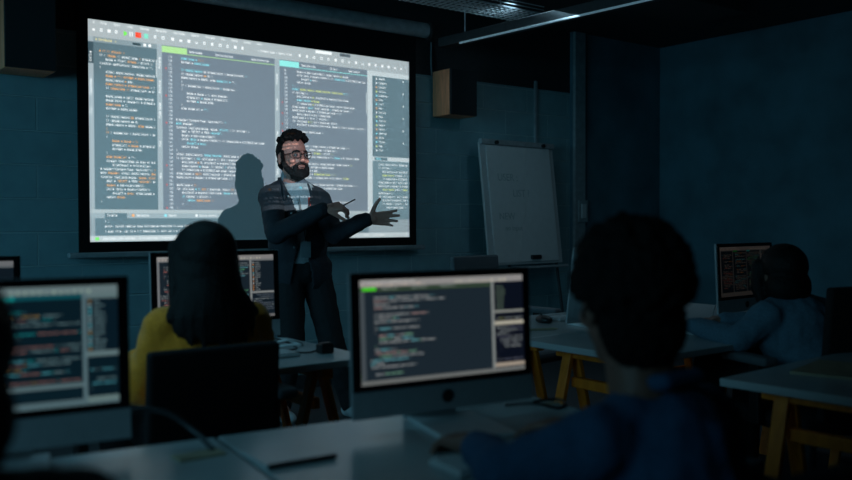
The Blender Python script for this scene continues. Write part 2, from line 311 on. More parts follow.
def ell(bm, c, r, rot=None, n=16):
    vs, fs = unit_sphere(n); c = Vector(c)
    m = (rot.to_3x3() if rot else Matrix.Identity(3)) @ Matrix.Diagonal(tuple(r))
    nv = [bm.verts.new(c + m @ v) for v in vs]
    for f in fs: bm.faces.new([nv[i] for i in f])
def cap(bm, a, b, r1, r2=None, n=14):
    r2 = r1 if r2 is None else r2; a, b = Vector(a), Vector(b)
    ell(bm, a, (r1,)*3, n=n); ell(bm, b, (r2,)*3, n=n); cone(bm, a, b, r1*.995, r2*.995, n)
def chain(bm, pts, rads, n=14):
    for i in range(len(pts) - 1): cap(bm, pts[i], pts[i+1], rads[i], rads[i+1], n)
def tube(name, pts, r, m, parent=None, res=8):
    cu = bpy.data.curves.new(name, 'CURVE'); cu.dimensions = '3D'; cu.bevel_depth = r; cu.bevel_resolution = 3; cu.resolution_u = res; cu.use_fill_caps = True
    sp = cu.splines.new('BEZIER'); sp.bezier_points.add(len(pts) - 1)
    for bp, p in zip(sp.bezier_points, pts): bp.co = p; bp.handle_left_type = bp.handle_right_type = 'AUTO'
    tmp = bpy.data.objects.new('tmp', cu); S.collection.objects.link(tmp)
    dg = bpy.context.evaluated_depsgraph_get(); me = bpy.data.meshes.new_from_object(tmp.evaluated_get(dg)); bpy.data.objects.remove(tmp)
    me.name = name; me.materials.clear(); me.materials.append(m)
    me.shade_smooth()
    o = bpy.data.objects.new(name, me); return link(o, parent)
def blob(name, bm, m, parent=None, vox=.008, smooth=4, disp=0.0, dscale=.05, off=None, cut=None, solid=0.0):
    """one continuous surface grown round all the shapes in bm (given in world space)"""
    me = bpy.data.meshes.new(name); bm.to_mesh(me); bm.free()
    t = bpy.data.objects.new('tmp', me); S.collection.objects.link(t)
    k = t.modifiers.new('r', 'REMESH'); k.mode = 'VOXEL'; k.voxel_size = vox
    if smooth: k = t.modifiers.new('s', 'SMOOTH'); k.factor = .5; k.iterations = smooth
    dg = bpy.context.evaluated_depsgraph_get(); me2 = bpy.data.meshes.new_from_object(t.evaluated_get(dg)); bpy.data.objects.remove(t)
    if disp:
        n_ = len(me2.vertices); co = np.empty(n_*3, np.float32); me2.vertices.foreach_get('co', co); nm = np.empty(n_*3, np.float32); me2.vertex_normals.foreach_get('vector', nm)
        co = co.reshape(-1, 3); nm = nm.reshape(-1, 3)
        h = np.array([noise.noise(p) + .5*noise.noise((p[0]*2.1, p[1]*2.1, p[2]*2.1)) for p in (co/dscale).tolist()], np.float32)
        me2.vertices.foreach_set('co', (co + nm*(disp*h)[:, None]).ravel())
    if cut is not None:
        b2 = bmesh.new(); b2.from_mesh(me2); bmesh.ops.delete(b2, geom=[f for f in b2.faces if cut(f.calc_center_median(), f.normal)], context='FACES')
        if solid: bmesh.ops.solidify(b2, geom=b2.faces[:], thickness=solid)
        b2.to_mesh(me2); b2.free()
    off = Vector(off) if off is not None else (parent.matrix_basis.translation if parent is not None else Vector((0, 0, 0)))
    co = np.empty(len(me2.vertices)*3, np.float32); me2.vertices.foreach_get('co', co); co = co.reshape(-1, 3) - np.array(off, np.float32)
    me2.vertices.foreach_set('co', co.ravel()); me2.update()
    me2.name = name; me2.materials.clear(); me2.materials.append(m)
    me2.polygons.foreach_set('material_index', np.zeros(len(me2.polygons), np.int32)); me2.shade_smooth()
    o = bpy.data.objects.new(name, me2); return link(o, parent)
def copy_tree(o, parent=None):
    c = o.copy(); S.collection.objects.link(c)
    if parent is not None: c.parent = parent
    for ch in list(o.children): copy_tree(ch, c)
    return c
Rz = lambda a: Matrix.Rotation(a, 3, 'Z')
Rx = lambda a: Matrix.Rotation(a, 3, 'X')
RAD = math.radians

# ------------------------------------------------------------------ the room
T = .12
struct('floor', B(((WL + WX)/2, (WR + WY)/2, -.05), (WX - WL + .4, WY - WR + .4, .1)), M['floor'])
struct('ceiling', B(((WL + WX)/2, (WR + WY)/2, CZ + .05), (WX - WL + .4, WY - WR + .4, .1)), M['ceil'])
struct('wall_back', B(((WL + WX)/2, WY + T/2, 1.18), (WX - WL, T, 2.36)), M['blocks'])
bm = B(((WL + 5.83)/2, WY + T/2, (2.36 + CZ)/2), (5.83 - WL, T, CZ - 2.36)); struct('wall_back_upper', bm, M['upper'])
bm = B(((5.83 + WX)/2, WY + T/2 - .03, CZ/2), (WX - 5.83, T, CZ)); struct('wall_back_right', bm, M['plaster'])
struct('wall_right', B((WX + T/2, (WR + WY)/2, CZ/2), (T, WY - WR, CZ)), M['plaster'])
def wall_with_hole(name, axis, at, a0, a1, h0, h1, z0, z1, m):
    bm = bmesh.new()
    for (p, q, zz0, zz1) in ((a0, a1, 0, z0), (a0, a1, z1, CZ), (a0, .1, z0, z1), (1.6, h0, z0, z1), (h1, a1, z0, z1)):
        if axis == 'X': box(bm, (at, (p+q)/2, (zz0+zz1)/2), (T, q-p, zz1-zz0))
        else: box(bm, ((p+q)/2, at, (zz0+zz1)/2), (q-p, T, zz1-zz0))
    return struct(name, bm, m)
wall_with_hole('wall_left', 'X', WL - T/2, WR, WY, 2.05, 4.95, 1.1, 2.4, M['plaster'])
struct('wall_front', B(((WL + WX)/2, WR - T/2, CZ/2), (WX - WL, T, CZ)), M['plaster'])
def window(name, axis, at, a0, a1, z0, z1):
    bm = bmesh.new()
    for k in range(4):
        a = a0 + (a1 - a0) * k / 3
        box(bm, (at, a, (z0+z1)/2) if axis == 'X' else (a, at, (z0+z1)/2), (.05, .05, z1-z0) )
    for z in (z0, z1): box(bm, (at, (a0+a1)/2, z) if axis == 'X' else ((a0+a1)/2, at, z), (.05, a1-a0, .05) if axis == 'X' else (a1-a0, .05, .05))
    struct(name, bm, M['darkmetal'])
window('added_window_1', 'X', WL - T, 2.05, 4.95, 1.1, 2.4); window('added_window_2', 'X', WL - T, .1, 1.6, 1.1, 2.4)  # out of view, added as openings for the left area lights
struct('column', B((5.905, WY - .03, CZ/2), (.14, .06, CZ), bev=.006), M['sill'])
struct('trim_1', B((5.385, WY - .012, 1.9), (.022, .022, 1.05)), M['sill'])
struct('baseboard_back', B(((WL + 5.83)/2, WY - .008, .05), (5.83 - WL, .016, .1)), M['darkmetal'])

# ------------------------------------------------------------------ projection screen
t = thing('projection_screen', 'wide pull-down projection screen with black border showing code on back wall', 'projection screen', (SX + SW/2, WY - .012, 0))
ox = SX + SW/2
bm = B((0, -.040, SZ + SH/2), (SW + .004, .006, SH + .004)); obj('screen_canvas', bm, M['canvas'], t)
bm = bmesh.new(); bw = .062
box(bm, (0, -.036, SZ - bw/2), (SW + 2*bw, .02, bw)); box(bm, (0, -.036, SZ + SH + .11), (SW + 2*bw, .02, .22))
for s in (-1, 1): box(bm, (s*(SW/2 + bw/2), -.036, SZ + SH/2), (bw, .02, SH))
obj('black_border', bm, M['black'], t)
bm = B((0, -.05, SZ - bw - .017), (SW + .26, .05, .034), bev=.008); obj('bottom_bar', bm, M['sill'], t)
bm = bmesh.new(); cone(bm, (-SW/2 - .15, -.06, 2.69), (SW/2 + .16, -.06, 2.69), .058, n=32); box(bm, (0, -.035, 2.705), (SW + .3, .07, .08), bev=.01); obj('roller_case', bm, M['case'], t, smooth=False)
for s in (-1, 1): bm = bmesh.new(); cone(bm, (s*(SW/2 + .15), -.06, 2.69), (s*(SW/2 + .175), -.06, 2.69), .066, n=32); obj('end_cap', bm, M['darkmetal'], t)

# ------------------------------------------------------------------ wall loudspeakers
def speaker(x0, x1, z0, z1, y0, label):
    t = thing('wall_speaker', label, 'speaker', ((x0+x1)/2, WY, z0), 0, 'loudspeakers beside the projection screen')
    w = x1 - x0; h = z1 - z0; d = WY - y0
    obj('cabinet', B((0, -d/2 - .02 + .02, h/2), (w, d - .05, h), bev=.004), M['wood'], t)
    obj('grille', B((0, -d + .012, h/2), (w - .004, .024, h - .004), bev=.004), M['grille'], t)
    obj('bracket', B((0, -.012, h/2), (.1, .03, .16)), M['darkmetal'], t)
    return t
speaker(4.235, 4.50, 2.03, 2.385, 5.24, 'wood-sided black loudspeaker on back wall right of projection screen')
speaker(1.06, 1.33, 2.055, 2.56, 5.20, 'dark loudspeaker on back wall left of projection screen')
tag(tube('speaker_cable', [(4.235, 5.485, 2.36), (4.23, 5.487, 2.46), (4.232, 5.487, 2.62)], .006, M['sill']), 'short vertical cable above the right loudspeaker', 'cable')

# ------------------------------------------------------------------ ceiling things: cable tray, suspended channel lamp with glowing highlight strip
t = thing('cable_tray', 'perforated steel cable tray hanging below dark ceiling', 'cable tray', (3.55, 4.75, 2.73), 0)
bm = bmesh.new(); Lx = 2.1
for s in (-1, 1):
    for z in (0, .025, .05): box(bm, (0, s*.15, z), (Lx, .005, .006))
for k in range(-3, 4): box(bm, (0, k*.045, -.003), (Lx, .005, .005))
obj('wire_rail', bm, M['steel'], t)
bm = bmesh.new()
for k in range(43): box(bm, (-Lx/2 + k*.05, 0, -.005), (.012, .30, .006))
obj('rung', bm, M['steel'], t)
for k in (-1, 0, 1): bm = bmesh.new(); cone(bm, (k*.9, .16, .0), (k*.9, .16, CZ - 2.73), .006, n=8); obj('hanger_rod', bm, M['steel'], t)
A = Vector((4.234, 5.341, 2.545)); Bv = Vector((4.467, 1.821, 2.545)); dv = (Bv - A); az = math.atan2(dv.y, dv.x); ln = dv.length
t = thing('light_channel', 'long suspended metal channel lamp running from back wall overhead', 'ceiling lamp', A, az)
bm = bmesh.new(); box(bm, (ln/2, 0, .045), (ln, .10, .07), bev=.004); obj('channel', bm, M['darkmetal'], t)
bm = bmesh.new(); box(bm, (ln/2 + .12, -.052, .003), (ln - .25, .012, .014), bev=.003)
m_ = mat('channel_highlight_glow', (.6, .63, .65), .4); m_.node_tree.nodes['Principled BSDF'].inputs['Emission Color'].default_value = (.42, .78, 1, 1); m_.node_tree.nodes['Principled BSDF'].inputs['Emission Strength'].default_value = .09  # faint glow stands in for the line reflected along the channel
obj('highlight_strip', bm, m_, t)
for k in (.25, 1.6, 2.8): bm = bmesh.new(); cone(bm, (k, 0, .09), (k, 0, CZ - 2.56), .005, n=8); obj('hanger_rod', bm, M['steel'], t)
bm = B((4.75, 4.1, CZ - .06), (2.6, .5, .10), bev=.01)
tag(obj('ceiling_panel', bm, M['ceil']), 'flat dark acoustic panel under the ceiling beside channel lamp', 'ceiling panel')

# ------------------------------------------------------------------ light switch, flip chart
t = thing('light_switch', 'grey double light switch on the column', 'light switch', (5.985, 5.42, 1.22))
t.location = (5.93, WY - .06, 1.2)
obj('switch_plate', B((0, -.008, .09), (.12, .016, .20), bev=.004), M['sill'], t)
obj('rocker', B((0, -.02, .09), (.06, .012, .13), bev=.003), M['board'], t)
t = thing('flip_chart', 'white flip chart on tripod easel with faint handwriting by back wall', 'flip chart', (5.03, 5.12, 0), RAD(3))
tl = Rx(RAD(-7))
bm = B((0, 0, 1.40), (.86, .022, 1.0), tl, .006); obj('board', bm, M['board'], t)
def onb(x, z, dy=0): v = tl @ Vector((x, dy, 1.40 + (z - 1.40))); return v
def bb(x, z, dy, s, bev=0): bm = B(tuple(tl @ Vector((x, dy, 0)) + Vector((0, 0, 0)) + tl @ Vector((0, 0, z))), s, tl, bev); return bm
for ch in list(t.children): bpy.data.objects.remove(ch)
obj('board', bb(0, 1.35, 0, (.88, .022, 1.0), .006), M['board'], t)
obj('paper_pad', bb(.0, 1.35, -.018, (.76, .012, .96), .002), M['paper'], t)
obj('clamp_bar', bb(0, 1.855, -.02, (.88, .04, .045), .01), M['steel'], t)
obj('pen_tray', bb(0, .82, -.04, (.88, .07, .02), .004), M['steel'], t)
for x in (-.28, .28):
    bm = bmesh.new(); p = tl @ Vector((x, -.042, 1.85)); cone(bm, p, p + Vector((0, -.02, 0)), .016, n=16); obj('clamp_knob', bm, M['plastic'], t)
for x, y in ((-.40, .02), (.40, .02), (0, .36)):
    bm = bmesh.new(); top = tl @ Vector((x*.9, .03, 1.74)); cone(bm, top, (x*1.08, y, 0), .013, n=10); obj('leg', bm, M['darkmetal'], t)
def font_part(txt, size, m, parent, loc, rot, ext=.0008):
    cu = bpy.data.curves.new('handwriting', 'FONT'); cu.body = txt; cu.size = size; cu.extrude = ext; cu.offset = .0
    tmp = bpy.data.objects.new('tmp', cu); S.collection.objects.link(tmp); dg = bpy.context.evaluated_depsgraph_get()
    me = bpy.data.meshes.new_from_object(tmp.evaluated_get(dg)); bpy.data.objects.remove(tmp); me.materials.clear(); me.materials.append(m)
    o = bpy.data.objects.new('handwriting', me); link(o, parent); o.location = loc; o.rotation_euler = rot; return o
for txt, x, z, sz in (('USER :', -.28, 1.54, .085), ('LIST ?', -.12, 1.41, .085), ('NEW', -.30, 1.22, .08), ('no input', -.24, 1.13, .06)):
    p = tl @ Vector((x, -.0255, z)); font_part(txt, sz, M['ink'], t, p, (PI/2 + RAD(-7), 0, 0))
bm = bb(.08, .905, -.03, (.11, .03, .035), .006); tag(obj('board_eraser', bm, M['plastic'], None, loc=(5.03, 5.12, 0)), 'small dark eraser on the flip chart paper edge', 'eraser')

# ------------------------------------------------------------------ desks on orange trestles
DZ = .72
def desk(x, y, rz, w, d, label, group, tr=(.16, None)):
    """x, y = the far left corner of the top"""
    t = thing('trestle_desk', label, 'desk', (x, y, 0), rz, group)
    obj('tabletop', B((w/2, -d/2, DZ - .0125), (w, d, .025), bev=.004), M['desk'], t)
    xs = [tr[0], w - tr[0]] if tr[1] is None else [tr[0], tr[1]]
    for X in xs:
        bm = bmesh.new(); box(bm, (X, -d/2, DZ - .050), (.045, d - .12, .045), bev=.004)
        bt = obj('trestle', bm, M['trestle'], t)
        for yy in (-.13, -d + .13):
            for s in (-1, 1):
                a = Vector((X + s*.015, yy, DZ - .05)); b = Vector((X + s*.19, yy, .0)); q = b - a
                bm = bmesh.new(); box(bm, (a + b)/2 + Vector((0, 0, .01)), (.022, .045, q.length - .02), frame_to(q) if False else Matrix.Rotation(math.atan2(q.x, q.z) + (0 if q.z > 0 else 0), 3, 'Y'), .003)
                obj('leg', bm, M['trestle'], bt)
            bm = B((X, yy + .03, .34), (.24, .018, .04), bev=.003); obj('crossbar', bm, M['trestle'], bt)
        bm = B((X, -d/2, .55), (.03, d - .28, .04), bev=.003); obj('stretcher', bm, M['trestle'], bt)
    return t
desk(.12, 3.22, 0, 1.60, .66, 'white desk on orange trestles under the mustard-sweater woman\'s computer', 'white trestle desks')
desk(2.44, 2.57, 0, 1.9, .62, 'white trestle desk under the right-hand woman\'s arms, nearer of the back-to-back pair', 'white trestle desks')
desk(2.46, 3.20, 0, 1.85, .62, 'white trestle desk beyond, with mouse, keyboard and monitor seen from behind', 'white trestle desks')
desk(.80, 1.825, RAD(-7), .88, .76, 'front white desk under the man in blue shirt\'s computer', 'white trestle desks')
desk(.795 - 1.4*math.cos(RAD(7)) - .004, 1.825 + 1.4*math.sin(RAD(7)), RAD(-7), 1.40, .76, 'front left white desk under the large teal-coded monitor', 'white trestle desks')
desk(2.31, 1.56, RAD(3), 1.5, .72, 'dim white trestle desk at lower right corner with papers on it', 'white trestle desks')

# ------------------------------------------------------------------ computers
def imac(x, y, rz, im, strength, tint, label, tilt=4.0, logo=True, on=True, z=DZ):
    t = thing('desktop_computer', label, 'computer', (x, y, z), rz, 'silver all-in-one computers')
    Wd, Hd, z0 = .505, .335, .035; R = Rx(RAD(-tilt)); piv = Vector((0, 0, z0))
    def P(v): return R @ Vector(v) + piv
    bm = bmesh.new()  # housing: thin rim, curved back
    nx, nz = 20, 14; fr = []; bk = []
    for j in range(nz + 1):
        for i in range(nx + 1):
            u, w = i/nx, j/nz; X = (u - .5)*Wd; Z = w*Hd; b = max(0, (1 - (2*u - 1)**4))*max(0, (1 - (2*w - 1)**4))
            fr.append(bm.verts.new(P((X, 0, Z)))); bk.append(bm.verts.new(P((X, .010 + .034*b, Z))))
    I = lambda i, j: j*(nx + 1) + i
    for j in range(nz):
        for i in range(nx):
            bm.faces.new((fr[I(i, j)], fr[I(i+1, j)], fr[I(i+1, j+1)], fr[I(i, j+1)])); bm.faces.new((bk[I(i, j)], bk[I(i, j+1)], bk[I(i+1, j+1)], bk[I(i+1, j)]))
    for i in range(nx):
        bm.faces.new((fr[I(i, 0)], bk[I(i, 0)], bk[I(i+1, 0)], fr[I(i+1, 0)])); bm.faces.new((fr[I(i, nz)], fr[I(i+1, nz)], bk[I(i+1, nz)], bk[I(i, nz)]))
    for j in range(nz):
        bm.faces.new((fr[I(0, j)], fr[I(0, j+1)], bk[I(0, j+1)], bk[I(0, j)])); bm.faces.new((fr[I(nx, j)], bk[I(nx, j)], bk[I(nx, j+1)], fr[I(nx, j+1)]))
    obj('housing', bm, M['alu'], t)
    gl = B(P((0, -.002, .062 + (Hd - .062)/2)), (Wd - .002, .004, Hd - .064), R, .0015); g = obj('front_glass', gl, M['glass'], t)
    aw, ah = .459, .240; zc = .062 + (Hd - .064)/2
    me = bpy.data.meshes.new('display'); c = [P((sx*aw/2, -.0048, zc + sz*ah/2)) for sx, sz in ((-1, -1), (1, -1), (1, 1), (-1, 1))]
    bk2 = [P((sx*aw/2, -.0035, zc + sz*ah/2)) for sx, sz in ((-1, -1), (1, -1), (1, 1), (-1, 1))]
    me.from_pydata(c + bk2, [], [(0, 1, 2, 3), (4, 7, 6, 5), (0, 4, 5, 1), (1, 5, 6, 2), (2, 6, 7, 3), (3, 7, 4, 0)]); uv = me.uv_layers.new()
    for li, q in enumerate(((0, 0), (1, 0), (1, 1), (0, 1))): uv.data[li].uv = q
    me.materials.append(mat_screen('lit_display_' + im, IM[im], strength, tint) if on else M['glass'])
    d = bpy.data.objects.new('display', me); link(d, t)
    bm = bmesh.new(); c = P((0, -.0005, .032)); cone(bm, c, c + Vector((0, -.0015, 0)), .016, n=24); obj('logo', bm, M['plastic'], t)
    bm = bmesh.new()  # stand: foot plate and curved neck
    box(bm, (0, -.055, .006), (.175, .25, .012), Rz(RAD(-8)), bev=.003)
    prev = None
    pts = [(.085, .006), (.088, .03), (.080, .07), (.066, .11), (.052, .15)]
    for (y1, z1), (y2, z2) in zip(pts[:-1], pts[1:]):
        q = Vector((0, y2 - y1, z2 - z1)); box(bm, (0, (y1+y2)/2, (z1+z2)/2), (.15, .009, q.length + .006), Rx(-math.atan2(q.y, q.z)))
    obj('stand', bm, M['pale'], t)
    return t
imac(1.284, 1.603, RAD(-7), 'center', .70, (1, .97, .95), 'computer with bright green tab on its code screen, in front of the man in blue', 3).scale = (.985,)*3
imac(.345, 1.82, RAD(-7), 'teal', .5, (.66, .95, 1), 'computer at the left with teal code screen and cyan tab, nearest to the left edge', 3)
imac(1.355, 3.07, RAD(-2), 'back', .55, (1, .98, .98), 'computer partly hidden behind the long-haired woman in mustard', 3)
imac(3.86, 2.45, RAD(2), 'dim', .05, (1, .85, .78), 'dim computer in front of the woman in grey-blue sweater at right', 3)
imac(.425, 3.13, RAD(-4), 'back', .40, (.9, .95, 1), 'computer at the far left edge, only its upper right corner showing', 3)
imac(3.02, 2.62, RAD(176), 'dim', .13, (1, .85, .78), 'computer turned away from camera, silver edge showing beside the curly-haired man\'s head', 8, on=False)

def keyboard(x, y, rz, label):
    t = thing('keyboard', label, 'keyboard', (x, y, DZ), rz, 'white keyboards')
    obj('key_tray', B((0, 0, .006), (.42, .115, .010), bev=.003), M['white'], t)
    bm = bmesh.new()
    for r in range(5):
        for c in range(15): box(bm, (-.192 + c*.0275, -.042 + r*.021, .013), (.023, .0165, .005))
    o = obj('keys', bm, M['white'], t); o['kind'] = 'stuff'; return t
keyboard(1.235, 1.27, RAD(-7), 'white keyboard under the hand of the man in blue')
keyboard(1.30, 2.78, 0, 'white keyboard in front of the mustard-sweater woman')
keyboard(3.22, 2.95, RAD(178), 'white keyboard beside the black mouse on the farther right desk')
keyboard(3.30, 2.23, 0, 'dim keyboard under the hands of the woman in grey-blue sweater')
def mouse(x, y, rz, label, s=1.0):
    t = thing('computer_mouse', label, 'mouse', (x, y, DZ), rz, 'black computer mice')
    bm = bmesh.new(); ell(bm, (0, 0, .014), (.032*s, .055*s, .020*s), n=20)
    for v in bm.verts: v.co.z = max(v.co.z, .0005)
    obj('shell', bm, M['plastic'], t, True)
    bm = bmesh.new(); cone(bm, (-.003, -.028*s, .032*s), (.003, -.028*s, .032*s), .006, n=12); obj('scroll_wheel', bm, M['darkmetal'], t); return t
mouse(2.93, 2.93, RAD(160), 'black mouse at the corner of the farther right desk', 1.1)
bm = bmesh.new(); box(bm, (0, 0, .018), (.056, .045, .036), bev=.007); box(bm, (0, 0, .0375), (.04, .03, .003), bev=.001)
tag(obj('black_box', bm, M['plastic'], loc=(1.62, 2.74, DZ)), 'small black box with a cable on the corner of the woman\'s desk', 'box')

def C(n, pts, label, r=.0035, m='plastic'): return tag(tube(n, pts, r, M[m]), label, 'cable')
C('power_cable', [(.56, 1.83, .80), (.66, 1.80, .80), (.72, 1.76, .755), (.735, 1.70, .726)], 'grey cable arching down beside the left front monitor', .006, 'darkmetal')
C('power_cable', [(1.48, 3.12, .724), (1.54, 3.0, .755), (1.60, 2.92, .724), (1.53, 2.84, .726), (1.57, 2.77, .724), (1.60, 2.76, .73)], 'looping cable behind the black box on the woman\'s desk')
C('power_cable', [(3.02, 2.98, .724), (3.1, 3.02, .724), (3.2, 2.84, .724), (3.08, 2.80, .73), (3.03, 2.86, .724), (3.14, 2.94, .726)], 'thin cable coiled beside the mouse on the farther right desk')
C('white_cable', [(1.50, 3.00, .724), (1.58, 2.94, .750), (1.65, 2.97, .726), (1.58, 3.03, .745), (1.52, 2.98, .73), (1.61, 2.91, .735)], 'white cable bundle beside the woman\'s monitor stand', .005, 'white')
C('power_cable', [(1.52, 1.66, .724), (1.56, 1.58, .735), (1.60, 1.55, .724), (1.66, 1.60, .73), (1.60, 1.64, .726)], 'dark cable lying right of the front computer stand')
C('power_cable', [(3.83, 2.52, .80), (3.66, 2.50, .78), (3.60, 2.44, .726), (3.70, 2.36, .724)], 'cable dropping behind the dim right computer', .004, 'sill')
bm = B((0, 0, .003), (.10, .05, .006), bev=.002); o = tag(obj('cable_flap', bm, M['kraft'], loc=(.70, 1.69, DZ)), 'tan cable flap on the front left desk', 'cable flap')
bm = B((0, 0, .003), (.05, .016, .006), Rz(RAD(-20)), .002); tag(obj('cable_plug', bm, M['kraft'], loc=(1.61, 1.585, DZ + .006)), 'pale plug end lying beside the coiled cable on the front desk', 'plug')
t = thing('tablet', 'flat tablet with dark rim lying on the front desk', 'tablet', (.845, 1.575, DZ), RAD(-4))
obj('back_shell', B((0, 0, .004), (.15, .13, .007), bev=.003), M['desk'], t); obj('dark_rim', B((0, -.067, .006), (.148, .006, .010), bev=.002), M['plastic'], t)
bm = B((0, 0, .004), (.30, .21, .008), Rz(RAD(12)), .001); tag(obj('notebook', bm, M['kraft'], loc=(2.72, 1.40, DZ)), 'flat tan notebook on the dim lower right desk', 'notebook')
bm = B((0, 0, .003), (.21, .30, .006), Rz(RAD(-30)), .001); tag(obj('paper_stack', bm, M['paper'], loc=(3.05, 1.30, DZ)), 'loose paper stack farther along the lower right desk', 'papers')
bm = bmesh.new(); cone(bm, (-.07, 0, .006), (.07, .0, .006), .005, n=10); cone(bm, (.07, 0, .006), (.085, 0, .006), .005, .001, n=10); o = tag(obj('pencil', bm, M['kraft'], loc=(2.70, 2.72, DZ)), 'pale pencil near the end of the farther right desk', 'pencil')
o.rotation_euler = (0, 0, RAD(-20))

# ------------------------------------------------------------------ office chairs
def chair(x, y, rz, label, fab='fabric', bw=.36, bh=.46, top=.88, arms=True):
    t = thing('office_chair', label, 'chair', (x, y, 0), rz, 'office chairs')
    f = M[fab]
    obj('seat', B((0, 0, .445), (.52, .46, .07), bev=.03, seg=3), f, t)
    bm = B((0, .235, top - bh/2), (bw, .035, bh), Rx(RAD(-5)), .012, 3); obj('backrest', bm, f, t)
    bm = bmesh.new(); chain(bm, [(0, .12, .40), (0, .25, .42), (0, .28, .56)], [.018]*3, 10); obj('back_bar', bm, M['plastic'], t, True)
    if arms:
        for s in (-1, 1):
            bm = B((s*.300, -.01, .675), (.07, .24, .035), bev=.015, seg=3); a = obj('armrest', bm, M['greyfab'], t)
            bm = B((s*.290, .02, .55), (.03, .05, .24), bev=.006); obj('arm_post', bm, M['plastic'], a)
    bm = bmesh.new(); cone(bm, (0, 0, .10), (0, 0, .42), .026, n=16); obj('gas_post', bm, M['darkmetal'], t)
    bm = bmesh.new(); ell(bm, (0, 0, .10), (.05, .05, .03))
    for k in range(5): a = 2*PI*k/5 + .3; cone(bm, (0, 0, .10), (.28*math.cos(a), .28*math.sin(a), .07), .022, .014, 8)
    obj('star_base', bm, M['plastic'], t)
    for k in range(5): a = 2*PI*k/5 + .3; bm = bmesh.new(); cc = Vector((.28*math.cos(a), .28*math.sin(a), .028)); q = Vector((-math.sin(a), math.cos(a), 0))*.018; cone(bm, cc - q, cc + q, .028, n=14); obj('caster', bm, M['plastic'], t)
    return t
# local +Y is the back of the chair
chair(.965, 2.46, RAD(180), 'black square-backed office chair of the woman in mustard', bw=.375, bh=.44, top=.865)
chair(1.26, .98, RAD(173), 'black office chair under the man in blue shirt', top=.80, bh=.36)
chair(3.27, 1.80, RAD(165), 'black office chair of the woman in grey-blue sweater', top=.96, bh=.5)
chair(3.34, 3.62, RAD(8), 'empty grey office chair in front of the flip chart', 'greyfab', bw=.40, top=1.0, bh=.5)
chair(.05, 1.06, RAD(180), 'black office chair under the shadowy person at the left edge', top=.80, bh=.36)
chair(4.03, 1.72, RAD(150), 'black office chair at the right edge behind the grey-blue sweater woman', top=.99, bh=.5)

# ------------------------------------------------------------------ people
def hand(bm, wr, f, n, t, curls=(10, 12, 15, 18), spread=4, thumb=(.55, .83, .1), sc=1.0, tc=0):
    """wr wrist, f towards the fingertips, n back of the hand, t towards the thumb"""
    wr = Vector(wr); f = Vector(f).normalized(); n = Vector(n); n = (n - f*n.dot(f)).normalized(); c = f.cross(n); t = c if c.dot(Vector(t)) > 0 else -c
    lens = (.072, .080, .075, .058); rad = (.0104, .0106, .0102, .0092); off = (.030, .011, -.009, -.028); fwd = (.088, .092, .088, .080)
    cap(bm, wr, wr + f*.03*sc, .024*sc, .024*sc)
    for i in range(4):
        kn = wr + (f*fwd[i] + t*off[i])*sc; cap(bm, wr + (f*.02 + t*off[i]*.6)*sc, kn, .015*sc, .0115*sc)
        d = (f + t*math.sin(RAD(spread*(1.5 - i)))).normalized(); p = kn; a = RAD(curls[i])
        for k, fr in enumerate((.45, .30, .25)):
            d = (d*math.cos(a) - n*math.sin(a)).normalized() if k == 0 else (Matrix.Rotation(a if t.dot(d.cross(-n)) > 0 else -a, 3, t) @ d)
            q = p + d*lens[i]*fr*sc; cap(bm, p, q, rad[i]*sc*(1 - .08*k), rad[i]*sc*(.92 - .08*k), 10); p = q
    b = wr + (f*.022 + t*.022)*sc; d = (f*thumb[0] + t*thumb[1] - n*thumb[2]).normalized(); m1 = b + d*.042*sc; d2 = (d + f*.25 + (-n)*tc).normalized(); m2 = m1 + d2*.030*sc; m3 = m2 + (d2 + f*.15).normalized()*.024*sc
    chain(bm, [b, m1, m2, m3], [.016*sc, .012*sc, .0105*sc, .0085*sc], 10)
    return wr + f*.09*sc
def head_mat(c, yaw, pitch=0, roll=0): return Matrix.Translation(Vector(c)) @ (Rz(yaw) @ Rx(pitch) @ Matrix.Rotation(roll, 3, 'Y')).to_4x4()
def head_shapes(bm, H, s=1.0):
    Rm = H.to_3x3(); P = lambda *v: H @ (Vector(v)*s); e = lambda c, r: ell(bm, P(*c), tuple(q*s for q in r), Rm, 20)
    e((0, .012, .035), (.076, .095, .090)); e((0, -.028, -.015), (.064, .070, .092)); e((0, -.046, -.082), (.042, .044, .034)); e((0, -.01, -.05), (.060, .06, .05))
    cap(bm, P(0, -.092, .018), P(0, -.113, -.022), .0085*s, .0125*s); e((0, -.110, -.028), (.017, .012, .009))
    cap(bm, P(-.036, -.082, .026), P(-.010, -.093, .024), .010*s); cap(bm, P(.010, -.093, .024), P(.036, -.082, .026), .010*s)
    e((-.040, -.070, -.022), (.022, .022, .022)); e((.040, -.070, -.022), (.022, .022, .022)); e((0, -.096, -.056), (.025, .012, .010)); e((0, -.094, -.066), (.020, .012, .008))
    for sg in (-1, 1): e((sg*.078, .012, -.008), (.010, .020, .032))
    cap(bm, P(0, .015, -.06), P(0, .035, -.15), .054*s, .056*s)
def person(name, label, base): return thing(name, label, 'person', base, 0)
V = Vector
def lerp(a, b, k): return V(a)*(1 - k) + V(b)*k

